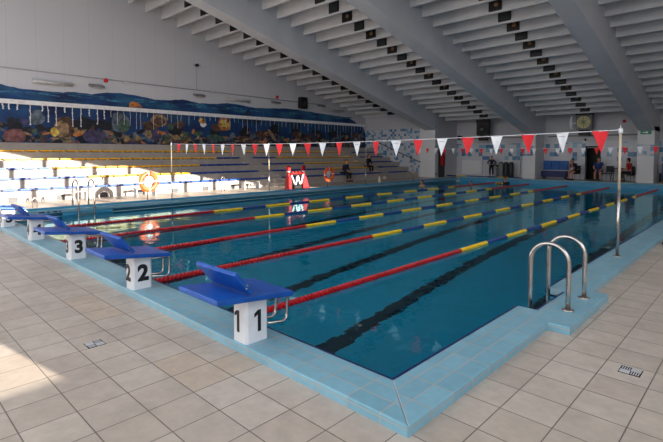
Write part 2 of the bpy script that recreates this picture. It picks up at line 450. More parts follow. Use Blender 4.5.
# ------------------------------------------------------------------ grandstand
GX = [-15.95-.8*i for i in range(6)]
GZ = [.23+.325*i for i in range(5)]+[1.91]
gs = thing('grandstand', 'pale stepped concrete grandstand along the left side of the pool', 'grandstand')
for i in range(6):
    f = MB(); f.box(GX[i+1]-.0 if i < 5 else XW, GX[i], -3.5, 24.98-.0*i, ZL, GZ[i], 'tier_concrete'); f.build('tier', gs)
for y0, y1 in ((11.9, 12.65), (20.9, 21.7)):
    for i in range(5):
        zz = (GZ[i-1] if i else ZL); f = MB(); f.box(GX[i], GX[i]+.3, y0, y1, zz, (zz+GZ[i])/2, 'tier_concrete'); f.build('stair_step', gs)
for k in range(9):
    y = -.2+1.41*k
    f = MB(); f.box(GX[0], GX[0]+.012, y-.13, y+.13, -.125, .04, 'dark_grey')
    for j in range(4): f.box(GX[0]+.012, GX[0]+.016, y-.11, y+.11, -.11+j*.035, -.103+j*.035, 'vent_grey')
    f.build('vent_grille', gs)
# rows of seats
def seat_mesh(col):
    f = MB(); f.box(-.33, .05, -.205, .205, .025, .085, 'seat_'+col, bev=.018); a = f
    return a
def make_seat(col):
    t = thing('stadium_seat', '', 'seat')
    seat_mesh(col).build('seat_shell', t)
    f = MB(); f.box(-.26, -.22, -.13, .13, .001, .03, 'dark_grey'); f.box(-.1, -.06, -.13, .13, .001, .03, 'dark_grey'); f.build('bracket', t)
    return t
proto = {'blue': make_seat('blue'), 'yellow': make_seat('yellow')}; used = {'blue': 0, 'yellow': 0}
ROWC = [lambda y: 'blue',
        lambda y: 'blue' if y < 3.7 or 8. < y < 16.5 or y > 21 else 'yellow',
        lambda y: 'blue' if y < 2.76 or 8.96 < y < 15.54 or y > 21 else 'yellow',
        lambda y: 'blue' if 10.39 < y < 14.14 or y > 21 else 'yellow',
        lambda y: 'blue' if y > 21 else 'yellow']
rown = ['front', 'second', 'third', 'fourth', 'top']
def segm(y): return 'left of the first aisle' if y < 11.9 else ('between the two aisles' if y < 20.9 else 'beyond the far aisle')
PERS = {(0, 17.35), (1, 20.45)}
for r in range(5):
    y = .18
    while y < (23.6, 23.9, 24.1, 24.2, 24.0)[r]:
        inaisle = 11.65 < y < 12.9 or 20.7 < y < 21.9
        if not inaisle:
            c = ROWC[r](y)
            o = proto[c] if not used[c] else copy_tree(proto[c])
            used[c] = 1
            o.location = (GX[r]+.01, y, GZ[r])
            lb = '%s backless seat in the %s grandstand row, %s' % (c, rown[r], segm(y))
            o['label'] = lb; o['group'] = '%s seats, %s row, %s' % (c, rown[r], segm(y))
        y += .475

# ------------------------------------------------------------------ mural
mtop = [(-3, 4.2), (0, 4.32), (1.85, 4.28), (2.2, 4.2), (2.7, 4.14), (4.0, 4.13), (4.6, 4.22), (5.3, 4.17), (6.0, 4.32), (6.6, 4.35), (7.4, 4.3), (8.3, 4.18), (9.0, 4.2), (9.8, 4.32), (10.8, 4.2), (11.7, 4.22), (12.6, 4.34), (13.5, 4.3), (14.6, 4.2), (15.7, 4.27), (17., 4.36), (18.2, 4.33), (19.6, 4.25), (21., 4.18), (22.2, 4.14), (23.1, 4.07), (23.7, 3.85), (24.3, 3.55), (24.7, 3.45), (24.95, 3.0), (24.97, 1.93)]
mx = XW+.03
f = MB()
top = []
for i in range(len(mtop)-1):
    (ya, za), (yb, zb_) = mtop[i], mtop[i+1]
    for k in range(4):
        s_ = k/4; top.append((ya+(yb-ya)*s_, za+(zb_-za)*s_+random.uniform(-.015, .015)))
top.append(mtop[-1])
for (ya, za), (yb, zb_) in zip(top[:-1], top[1:]):
    f.hexa([(mx-.03, ya, 1.9), (mx, ya, 1.9), (mx, yb, 1.9), (mx-.03, yb, 1.9), (mx-.03, ya, max(za, 1.95)), (mx, ya, max(za, 1.95)), (mx, yb, max(zb_, 1.95)), (mx-.03, yb, max(zb_, 1.95))], 'mural_sea')
lay = [0]
def blob(y, z, ry, rz, mat, jag=.15, n=14, rot=0.):
    lay[0] += 1
    x = mx+.0015+.00006*lay[0]
    pts = []
    for j in range(n):
        a = 2*PI*j/n; q = 1+random.uniform(-jag, jag)
        dy, dz = math.cos(a)*ry*q, math.sin(a)*rz*q
        pts.append((x, y+dy*math.cos(rot)-dz*math.sin(rot), max(1.94, z+dy*math.sin(rot)+dz*math.cos(rot))))
    f.poly(pts, mat)
cor = ['coral_tan', 'coral_tan', 'coral_brown', 'coral_green', 'coral_grey', 'coral_grey', 'coral_dark', 'coral_rose', 'coral_orange', 'coral_violet', 'coral_dark', 'coral_brown', 'coral_dark', 'coral_green']
# surf streaks
for k in range(34):
    y = random.uniform(0, 23); blob(y, random.uniform(3.95, 4.12), random.uniform(.3, .9), random.uniform(.015, .05), 'surf', .3, 12, random.uniform(-.08, .1))
for k in range(30):
    y = random.uniform(-1, 24.6); blob(y, random.uniform(2.5, 2.95), random.uniform(.25, .6), random.uniform(.15, .4), 'coral_dark' if k % 3 else 'coral_brown', .25)
for k in range(560):
    y = random.uniform(-1, 24.6); z = 1.95+abs(random.gauss(0, .36))
    blob(y, min(z, 3.05), random.uniform(.05, .28), random.uniform(.04, .17), random.choice(cor), .28, 11, random.uniform(-.6, .6))
# bigger reef features and animals
blob(4.15, 2.62, .42, .48, 'coral_brown', .12, 16); blob(4.05, 2.55, .3, .36, 'coral_tan', .1, 16); blob(3.75, 2.4, .16, .2, 'fish_gold', .1)
blob(3.1, 3.0, .3, .34, 'coral_grey', .1); blob(6.55, 2.95, .42, .5, 'coral_grey', .1, 16); blob(6.7, 2.8, .3, .3, 'coral_green', .1)
blob(7.3, 3.75, .35, .22, 'coral_orange', .12, 14, -.4); blob(7.45, 3.7, .2, .1, 'coral_rose', .12)
blob(8.5, 3.15, .45, .3, 'coral_tan', .12, 14); blob(8.5, 3.1, .3, .2, 'coral_brown', .1)
blob(5.35, 2.25, .5, .3, 'coral_violet', .1, 18); blob(2.3, 2.2, .4, .3, 'coral_rose', .1, 18)
blob(10.9, 3.25, .16, .16, 'fish_gold', .1); blob(11.0, 3.05, .2, .14, 'flag_white', .1); blob(11., 3.2, .1, .12, 'coral_orange', .1)
blob(12.35, 3.15, .42, .38, 'coral_orange', .1, 18); blob(12.35, 3.15, .3, .26, 'fish_gold', .15, 12)
for k in range(9): blob(12.35+random.uniform(-.3, .3), 3.15+random.uniform(-.28, .28), .07, .05, 'coral_rose', .2, 8)
blob(13.5, 3.95, .6, .08, 'surf', .25, 12); blob(13.9, 3.7, .22, .4, 'fish_dark', .08, 10, -.5); blob(14.2, 3.4, .9, .13, 'fish_dark', .1, 14)
blob(11.8, 2.35, .6, .16, 'coral_green', .08, 14, -.15); blob(15.8, 2.6, .12, .5, 'coral_tan', .1, 12, .7)
blob(16.4, 3.6, .2, .14, 'coral_violet', .1); blob(18.6, 3.55, .25, .15, 'coral_brown', .1)
mu = f.build('wall_mural', fix=False); tag(mu, 'long wall painting of a blue sea with reef, fish and wavy top edge', 'mural')

# rail with hanging light strands over the mural
rl = thing('icicle_light_rail', 'long white rail with hanging light strands across the sea mural', 'string lights')
f = MB(); f.box(mx+.09, mx+.17, -2, 24.9, 3.5, 3.68, 'flag_white'); 
for y in range(0, 25, 3): f.box(XW+.02, mx+.1, y-.02, y+.02, 3.57, 3.61, 'strand_white')
f.build('rail', rl)
y = 1.9
for k in range(72):
    L = random.choice([.25, .35, .45, .55, .7, .85]); mt = 'strand_green' if (k % 3 == 0 and y > 13) else 'strand_white'
    pts = [(mx+.13+random.uniform(-.01, .01), y+random.uniform(-.015, .015), 3.54-L*j/6) for j in range(7)]
    f = MB(); rr = .008 if y > 6 else .018; f.tube(pts, rr, mt, 5)
    for j in range(2, 7, 2): f.sphere(pts[j], rr*2., mt, 6)
    f.build('light_strand', rl)
    y += random.choice([.2, .3, .35, .45]) if y < 10 else random.uniform(.28, .36)

# fittings on the left wall
f = MB(); f.tube([(XW+.04, -3, 4.99), (XW+.04, 20.5, 4.82)], .025, 'pipe_grey', 6)
tag(f.build('cable_conduit'), 'thin grey conduit running along the left wall above the mural', 'pipe')
def tube_lamp(y0, y1, z, lab):
    t = thing('wall_lamp', lab, 'lamp', (XW, (y0+y1)/2, z)); L = (y1-y0)/2
    f = MB(); f.box(0, .1, -L, L, -.09, .11, 'light_grey', bev=.015); f.build('housing', t)
    f = MB(); f.tube([(.12, -L+.05, 0), (.12, L-.05, 0)], .06, 'light_grey', 8); f.build('diffuser', t)
tube_lamp(2.95, 4.55, 4.5, 'long grey tube lamp on the left wall, nearest the camera')
tube_lamp(12.4, 14.1, 4.55, 'long grey tube lamp on the left wall above the painted fin')
tube_lamp(20.2, 22.4, 4.5, 'long grey tube lamp on the left wall near the far corner')
for y, z, w_ in ((5.5, 4.57, 'beside the first red beacon'), (10.75, 4.62, 'below the hanging sensor'), (16.1, 4.66, 'below the second red beacon'), (20.1, 4.75, 'right of the black wall speaker')):
    t = thing('floodlight', 'small grey wall floodlight '+w_, 'lamp', (XW, y, z))
    f = MB(); f.prism([(0, -.3, -.05), (.18, -.26, -.09), (.22, -.26, 0), (0, -.3, .08)], (0, .6, 0), 'mid_grey'); f.build('housing', t)
    f = MB(); f.box(.02, .2, -.24, .24, -.1, -.08, 'light_grey'); f.build('lens', t)
for y, z, w_ in ((5.95, 4.87, 'first'), (16.25, 5.0, 'second')):
    t = thing('alarm_beacon', 'small red alarm beacon high on the left wall, %s from the camera' % w_, 'alarm', (XW, y, z))
    f = MB(); f.tube([(0, 0, 0), (.07, 0, 0)], .1, 'red', 12); f.build('base', t)
    f = MB(); f.sphere((.08, 0, 0), (.06, .08, .08), 'red', 10); f.build('dome', t)
for y, z in ((6.9, 4.88), (11.6, 4.9)):
    f = MB(); f.box(XW, XW+.05, y-.17, y+.17, z-.08, z+.08, 'light_grey', bev=.01); f.box(XW+.05, XW+.055, y-.14, y+.14, z-.05, z+.05, 'white_paint')
    tag(f.build('junction_box'), 'pale junction box on the conduit of the left wall, '+('nearer the camera' if y < 8 else 'right of the hanging sensor'), 'box')
t = thing('ceiling_sensor', 'small dark sensor on a thin wire in front of the left wall', 'sensor', (XW, 10.65, 6.2))
f = MB(); f.sphere((.1, 0, 0), (.1, .13, .08), 'black', 10); f.build('head', t)
f = MB(); f.tube([(.02, 0, 0), (.02, 0, -1.3)], .006, 'mid_grey', 5); f.build('wire', t)
t = thing('wall_speaker', 'black loudspeaker box mounted on the left wall above the mural', 'speaker', (XW, 18.25, 4.7))
f = MB(); f.box(.06, .42, -.28, .28, -.28, .45, 'black', bev=.03); f.build('cabinet', t)
f = MB(); f.tube([(.42, 0, 0), (.43, 0, 0)], .17, 'dark_grey', 14); f.build('grille', t)

# handrail on the mosaic wall
t = thing('handrail', 'dark sloping handrail on the mosaic wall beside the grandstand', 'handrail')
f = MB(); f.tube([(-20.2, 24.85, 2.55), (-19.9, 24.85, 2.5), (-15.9, 24.85, .95), (-15.7, 24.85, .9)], .03, 'dark_grey', 8); f.build('rail', t)
for q in (.08, .5, .92):
    x = -19.9+4*q; z = 2.5-1.55*q
    f = MB(); f.tube([(x, 24.98, z-.06), (x, 24.85, z-.06), (x, 24.85, z)], .012, 'dark_grey', 6); f.build('bracket', t)

# ------------------------------------------------------------------ lane ropes
XR1, DR = -2.2756, 2.032
names_r = ['nearest the camera', 'second from the camera', 'middle one of five', 'fourth from the camera', 'closest to the grandstand']
def disc_run(f, x, y0, y1, mat, r=.043, pitch=.062):
    n = int(round((y1-y0)/pitch)); k = f.mi(mat); seg = 10
    prev = None
    for i in range(n):
        ya = y0+i*pitch
        for yy, rr in ((ya+.002, .02), (ya+.012, r), (ya+.036, r), (ya+.046, .02)):
            ring = [f.bm.verts.new((x+rr*math.cos(a), yy, rr*math.sin(a))) for a in [2*PI*j/seg for j in range(seg)]]
            if prev:
                for j in range(seg):
                    q = f.bm.faces.new([prev[j], prev[(j+1) % seg], ring[(j+1) % seg], ring[j]]); q.material_index = k
            prev = ring
rope0 = thing('lane_rope', '', 'lane rope', (XR1, 0, ZW+.012))
f = MB(); f.tube([(0, 0, 0), (0, 25, 0)], .008, 'rope_white', 6); f.build('cable', rope0)
f = MB(); disc_run(f, 0, .18, 5.2, 'rope_red', .046); f.build('float_section', rope0)
f = MB(); disc_run(f, 0, 19.8, 24.85, 'rope_red', .046); f.build('float_section', rope0)
y = 5.2; k = 0
while y < 19.75:
    e = min(y+(1.05 if k % 2 == 0 else .95), 19.8)
    f = MB(); disc_run(f, 0, y, e-.0, 'rope_yellow' if k % 2 == 0 else 'rope_blue', .044)
    f.build('float_section', rope0); y = e; k += 1
for i in range(5):
    o = rope0 if i == 0 else copy_tree(rope0)
    o.location = (XR1-DR*i, 0, ZW+.012)
    o['label'] = 'red, yellow and blue float lane rope, '+names_r[i]
    o['group'] = 'lane ropes across the pool'
# end hooks
# rope lying on the far deck
t = thing('spare_lane_rope', 'blue and yellow lane rope lying on the deck along the far pool edge', 'lane rope', (0, 26.0, -.02))
xx = -14.3; k = 0
while xx < -9.7:
    f = MB(); L = .7
    f.tube([(xx, 0, 0), (xx+L, 0, 0)], .045, ['rope_blue', 'rope_yellow', 'rope_blue', 'orange' if k < 3 else 'rope_blue'][k % 4], 8); f.build('float_section', t); xx += L; k += 1

# ------------------------------------------------------------------ flag poles and pennant lines
def pole(x, y, z0, z1, label, r=.021, mat='steel'):
    t = thing('flag_pole', label, 'pole', (x, y, z0))
    f = MB(); f.tube([(0, 0, 0), (0, 0, .95)], r, mat, 12); f.build('lower_tube', t)
    f = MB(); f.tube([(0, 0, .9), (0, 0, z1-z0-.03)], r*.8, 'pole_beige' if mat == 'steel' else mat, 12); f.build('upper_tube', t)
    f = MB(); f.tube([(0, 0, z1-z0-.08), (0, 0, z1-z0-.01)], [r*1.3, r*1.3], 'flag_white', 10); f.tube([(0, 0, z1-z0-.01), (0, 0, z1-z0+.05)], [.008, .002], 'flag_white', 8); f.build('cap', t)
    f = MB(); f.tube([(0, 0, 0), (0, 0, .01)], r*2.4, 'steel', 14); f.build('base_flange', t)
    return t
pole(.165, 5.18, 0, 1.83, 'slim steel flag pole on the near right pool edge beyond the ladder')
pole(-12.98, 5.18, ZL+.005, 1.83, 'slim pale flag pole on the grandstand side, right of the sunlit lifebuoy', r=.017)
pole(-13.1, 9.5, ZL, 1.9, 'slim pale pole on the grandstand side, left of the red stands', r=.02)
pole(-12.98, 15.6, ZL+.005, 1.75, 'slim grey pole on the grandstand side between two seated people', r=.014)
pole(.165, 19.83, 0, 1.8, 'slim steel flag pole at the far end of the right pool edge', r=.02)
pole(-12.98, 19.83, ZL+.005, 1.8, 'slim pale flag pole on the grandstand side near the mosaic wall', r=.014)
def pennants(y, x_first, n, step, z0, zsag, w_, h_, label, xl, xr):
    t = thing('pennant_line', label, 'bunting', (0, y, 0))
    def zc(x):
        s_ = (x-xl)/(xr-xl); return z0-zsag*4*s_*(1-s_)
    f = MB(); f.tube([(xl+(xr-xl)*i/40, 0, zc(xl+(xr-xl)*i/40)) for i in range(41)], .006, 'flag_white', 5); f.build('cord', t)
    for k in range(n):
        x = x_first-step*k; z = zc(x); red = k % 2 == 0
        tw = random.uniform(-.35, .35); ww = w_/2*random.uniform(.93, 1.02)
        f = MB(); c_, s_ = math.cos(tw), math.sin(tw)
        P = [(-ww*c_, -ww*s_, 0), (ww*c_, ww*s_, 0), (random.uniform(-.015, .015), random.uniform(-.03, .03), -h_)]
        f.prism([(a, b_, c) for a, b_, c in P], (.0012*s_, -.0012*c_, 0), 'flag_red' if red else 'flag_white')
        o = f.build('pennant', t); o.location = (x, 0, z)
        o['label'] = 'red pennant' if red else 'white pennant'
        if not red and k < 12:
            f = MB()
            for q in range(5):
                a0 = -.05+.021*q; a1 = a0+.015
                f.prism([(a0*c_, a0*s_-.003, -.05), (a1*c_, a1*s_-.003, -.05), (a1*c_, a1*s_-.003, -.062), (a0*c_, a0*s_-.003, -.062)], (0, -.001, 0), 'flag_print')
            g_ = f.build('print', o)
    return t
pennants(5.17, -.085, 25, .514, 1.80, .085, .215, .315, 'line of large red and white pennants across the pool near the camera', -12.98, .165)
pennants(19.83, -.6, 24, .52, 1.78, .07, .21, .3, 'line of small red and white pennants across the far end of the pool', -12.98, .165)

# ------------------------------------------------------------------ starting blocks
def text_mesh(s, size, mat, offset=.0):
    cu = bpy.data.curves.new('n', 'FONT'); cu.body = s; cu.size = size; cu.extrude = .0012; cu.offset = offset
    cu.align_x = 'CENTER'; cu.align_y = 'CENTER'
    o = bpy.data.objects.new('n', cu); COL.objects.link(o)
    dg = bpy.context.evaluated_depsgraph_get(); dg.update()
    me = bpy.data.meshes.new_from_object(o.evaluated_get(dg))
    bpy.data.objects.remove(o); me.materials.clear(); me.materials.append(MATS[mat])
    return me
def one_mesh():
    f = MB()
    f.prism([(-.004, -.085, 0), (.026, -.085, 0), (.026, .085, 0), (-.002, .085, 0), (-.036, .062, 0), (-.036, .032, 0), (-.004, .05, 0)], (0, 0, .0024), 'black')
    bmesh.ops.recalc_face_normals(f.bm, faces=f.bm.faces[:])
    me = bpy.data.meshes.new('one'); f.bm.to_mesh(me); f.bm.free(); me.materials.append(MATS['black']); return me
def block(i):
    lx = -DR*(i-1)
    t = thing('starting_block', 'blue topped starting block numbered %d on a white pedestal at the pool edge' % i, 'starting block', (-1.21+lx, -.235, 0), 'starting blocks on the pool edge')
    X0 = 1.21; Y0 = .235
    f = MB()
    x0, x1, y0, y1 = -.09, .09, -.11, .11; c = .022
    pl = [(x0+c, y0), (x1-c, y0), (x1, y0+c), (x1, y1-c), (x1-c, y1), (x0+c, y1), (x0, y1-c), (x0, y0+c)]
    vz = [0, .34]
    f.prism([(x, y, 0) for x, y in pl], (0, 0, .345), 'block_white'); f.build('pedestal', t)
    # platform, sloping down to the water
    def P(x, y, z): return (x+X0, y+Y0, z)
    xa, xb = -1.54, -.992; yr, yf = -.675, .03; zr, zf = .449, .372; th = .042
    f = MB(); f.hexa([P(xa, yr, zr-th), P(xb, yr, zr-th), P(xb, yf, zf-th), P(xa, yf, zf-th), P(xa, yr, zr), P(xb, yr, zr), P(xb, yf, zf), P(xa, yf, zf)], 'block_blue')
    o = f.build('platform', t); md = o.modifiers.new('b', 'BEVEL'); md.width = .008; md.segments = 2
    # raised heel plate
    ya, za, yb, zb_ = -.385, .425, -.53, .592
    d = Vector((0, yb-ya, zb_-za)).normalized(); n = Vector((0, -d.z, d.y))*.034
    if n.y < 0: n = -n
    pts = [Vector((0, ya, za)), Vector((0, yb, zb_)), Vector((0, yb, zb_))+n, Vector((0, ya, za))+n]
    f = MB(); f.prism([P(xa+.01, p.y, p.z) for p in pts], (xb-xa-.02, 0, 0), 'block_blue')
    hp = f.build('heel_plate', t); md = hp.modifiers.new('b', 'BEVEL'); md.width = .006; md.segments = 2
    f = MB()
    for dy in (.05, .075):
        f.tube([P(xb-.012, -.44+dy*.3, .43+dy), P(xb-.006, -.44+dy*.3, .43+dy)], .008, 'steel', 8)
    f.build('bolt', hp)
    # grab bars
    for xg in (-1.135, -1.28):
        pts = [P(xg, -.13, .315), P(xg, .03, .305), P(xg, .07, .298), P(xg, .085, .27), P(xg, .08, .14), P(xg, .07, .105), P(xg, .03, .085), P(xg, -.13, .115)]
        f = MB(); f.tube(pts, .0125, 'steel', 10); f.build('grab_bar', t)
    # numbers
    me = one_mesh() if i == 1 else text_mesh(str(i), .235, 'black', .011)
    o = bpy.data.objects.new('lane_number', me); COL.objects.link(o); o.parent = t; o.location = (.0905, .005, .165); o.rotation_euler = (PI/2, 0, PI/2)
    o = bpy.data.objects.new('lane_number', me); COL.objects.link(o); o.parent = t; o.location = (-.022, -.1105, .165); o.rotation_euler = (PI/2, 0, 0); 
    if i > 1:
        pass
    return t
for i in range(1, 6): block(i)

# ------------------------------------------------------------------ ladders
def arc(x0, x1, y, ztop, zb0, zb1, n=14):
    r = (x1-x0)/2; c = (x0+x1)/2; zc = ztop-r
    pts = [(x1, y, zb1)]+[(x1, y, zb1+(zc-zb1)*.5)]
    pts += [(c+r*math.cos(PI*j/n), y, zc+r*math.sin(PI*j/n)) for j in range(n+1)]
    pts += [(x0, y, zb0+(zc-zb0)*.5), (x0, y, zb0)]
    return pts
t = thing('pool_ladder', 'stainless steel pool ladder with two arched handrails on the near right pool edge', 'ladder', (0, 0, 0))
for y in (2.22, 2.73):
    f = MB(); f.tube(arc(.045, .39, y, .605, -1.7, 0.), .0215, 'steel', 14); h_ = f.build('handrail', t)
    f = MB(); f.tube([(.39, y, 0), (.39, y, .008), (.39, y, .014)], [.055, .055, .04], 'steel', 18); f.build('base_flange', h_)
for z in (-.45, -.75, -1.05):
    f = MB(); f.box(.02, .10, 2.22, 2.73, z-.015, z+.015, 'steel'); f.build('rung', t)
t = thing('pool_ladder', 'steel pool ladder on the far left pool edge below the grandstand', 'ladder', (-12.8, 2.37, 0))
for y in (-.22, .22):
    f = MB(); pts = [(-x+.03, yy, z) for x, yy, z in arc(-.05, .45, y, .70, -1.2, ZL+.01)]
    f.tube(pts, .025, 'steel', 10); f.build('handrail', t)
for z in (-.28, -.55, -.8):
    f = MB(); f.box(.04, .12, -.22, .22, z-.015, z+.015, 'steel'); f.build('rung', t)

# small floor fittings by the grandstand
for k, (x, y, w_, h_, lab) in enumerate(((-13.9, 1.33, .12, .28, 'small steel hoop on the deck in front of the grandstand, near block five'),
                                  (-15.1, 8.6, .14, .62, 'steel hoop rail at the foot of the grandstand, left of the tall pale pole'),
                                  (-15.1, 11.6, .2, .62, 'steel hoop rail at the foot of the first grandstand aisle'))):
    f = MB(); r = w_/2
    f.tube([(x, y-r, ZL)]+[(x, y-r*math.cos(PI*j/8), ZL+h_-r+r*math.sin(PI*j/8)) for j in range(9)]+[(x, y+r, ZL)], .016, 'steel', 8)
    tag(f.build('hoop_rail'), lab, 'rail')
def slat_bench(y, L, lab):
    t = thing('slat_bench', lab, 'bench', (-15.3, y, ZL))
    f = MB()
    for j in range(3): f.box(-.15+.11*j, -.07+.11*j, -L/2, L/2, .3, .325, 'mid_grey')
    f.build('seat', t)
    for s_ in (-1, 1):
        f = MB(); f.box(-.13, .13, s_*L*.4-.015, s_*L*.4+.015, 0, .3, 'light_grey'); f.build('leg', t)
slat_bench(3.0, .5, 'low grey slatted bench behind the far ladder')
slat_bench(5.3, .9, 'low grey slatted bench right of the sunlit lifebuoy')
slat_bench(10.2, 1.0, 'low grey slatted bench right of the tall pale pole')

# ------------------------------------------------------------------ lifebuoys
def lifebuoy(loc, R, r, lab, hung=True):
    t = thing('lifebuoy', lab, 'lifebuoy', loc)
    f = MB(); n = 36; seg = 12; rings = []
    for i in range(n):
        a = 2*PI*i/n
        rings.append([f.bm.verts.new((r*.75*math.sin(b_), (R+r*math.cos(b_))*math.cos(a), (R+r*math.cos(b_))*math.sin(a))) for b_ in [2*PI*j/seg for j in range(seg)]])
    for i in range(n):
        white = (i % 9) in (0, )
        k = f.mi('flag_white' if white else 'orange')
        for j in range(seg):
            q = f.bm.faces.new([rings[i][j], rings[(i+1) % n][j], rings[(i+1) % n][(j+1) % seg], rings[i][(j+1) % seg]]); q.material_index = k; q.smooth = True
    f.build('ring', t)
    f = MB(); n = 48
    f.tube([(.05, (R+r*.9+.03*abs(math.sin(2*a)))*math.cos(a), (R+r*.9+.03*abs(math.sin(2*a)))*math.sin(a)) for a in [2*PI*i/n for i in range(n+1)]], .008, 'orange', 5); f.build('grab_line', t)
    f = MB(); f.sphere((-.06, 0, 0), (.05, .17, .17), 'rope_white', 10); f.tube([(-.02, -.12, .1), (.02, 0, -.05), (-.02, .1, .12)], .03, 'rope_white', 6); f.build('throw_line', t)
    f = MB(); f.tube([(-.1, 0, -loc[2]+ZL), (-.1, 0, .1)], .018, 'steel', 8); f.build('stand', t)
lifebuoy((-13.3, 4.52, .53), .265, .075, 'orange lifebuoy in sunlight on a stand by the pool, left of the slim flag pole')
lifebuoy((-13.3, 13.26, .50), .265, .075, 'orange lifebuoy in shade near the seated people, right of the red stands')

# ------------------------------------------------------------------ red stands with a white zigzag between them
def cone_stand(y, lab, flare):
    t = thing('red_stand', lab, 'stand', (-13.3, y, ZL))
    f = MB(); f.prism([(-.1, -.13+flare*.4, 0), (-.1, .13+flare*2.2, 0), (-.1, .07, .62), (-.1, -.07, .62)], (.2, 0, 0), 'stand_red'); f.build('foot', t)
    f = MB(); f.tube([(0, 0, .55), (0, 0, .8)], [.08, .06], 'stand_red', 12); f.build('column', t)
    f = MB(); f.tube([(0, 0, .8), (0, 0, .84)], .075, 'flag_white', 12); f.build('band', t)
    f = MB(); f.box(-.07, .07, -.10, .10, .84, 1.08, 'stand_red', bev=.03); f.build('head', t)
cone_stand(10.72, 'red stand with flared foot, left one of the pair, partly sunlit', -.0)
cone_stand(11.6, 'red stand with flared foot, right one of the pair, in shade', .08)
t = thing('zigzag_hose', 'white W shaped hose slung between the two red stands', 'hose', (-13.3, 11.16, ZL))
zz = [(-.33, .66), (-.25, .5), (-.17, .3), (-.1, .25), (-.04, .4), (0, .6), (.05, .62), (.1, .45), (.17, .26), (.24, .3), (.3, .52), (.36, .68)]
f = MB(); f.tube([(.08, y, z) for y, z in zz], .035, 'flag_white', 8); f.build('hose', t)
f = MB(); f.tube([(.0, -.35, .72), (0, .35, .72)], .02, 'red', 8)
for y in (-.18, 0, .2): f.sphere((0, y, .78), .05, 'red', 8)
f.build('crossbar', t)
f = MB(); f.box(-13.55, -13.15, 10.95, 11.4, ZL, .07, 'black', bev=.03); tag(f.build('equipment_box'), 'black box on the deck between the two red stands', 'box')
f = MB(); f.tube([(-13.3, 17.15, ZL), (-13.3, 17.15, .05), (-13.3, 17.15, .26), (-13.3, 17.15, .3)], [.085, .075, .03, .01], 'pole_beige', 12)
tag(f.build('marker_cone'), 'small beige cone standing on the left pool edge', 'cone')

# ------------------------------------------------------------------ floor drains
def drain(x, y, lab):
    t = thing('floor_drain', lab, 'drain', (x, y, -H))
    f = MB(); s_ = .066
    f.box(-s_, s_, -s_, s_, -.004, .002, 'dark_grey'); f.build('frame', t)
    f = MB()
    for a, b_ in ((-1, -1), (1, 1)) if x > 0 else ((-1, -1), (1, 1)):
        f.box(min(0, a*.06), max(0, a*.06), min(0, b_*.06), max(0, b_*.06), .002, .004, 'light_grey')
    for a, b_ in ((-1, 1), (1, -1)):
        for j in range(4):
            xa = a*.008+a*.014*j; f.box(min(xa, xa+a*.006), max(xa, xa+a*.006), min(b_*.008, b_*.056), max(b_*.008, b_*.056), .002, .004, 'light_grey')
    f.build('grate', t)
drain(-2.155, -1.08, 'small square metal floor drain at the left, beside the sunlit patch')
drain(1.05, 1.375, 'small square metal floor drain at the right below the ladder')

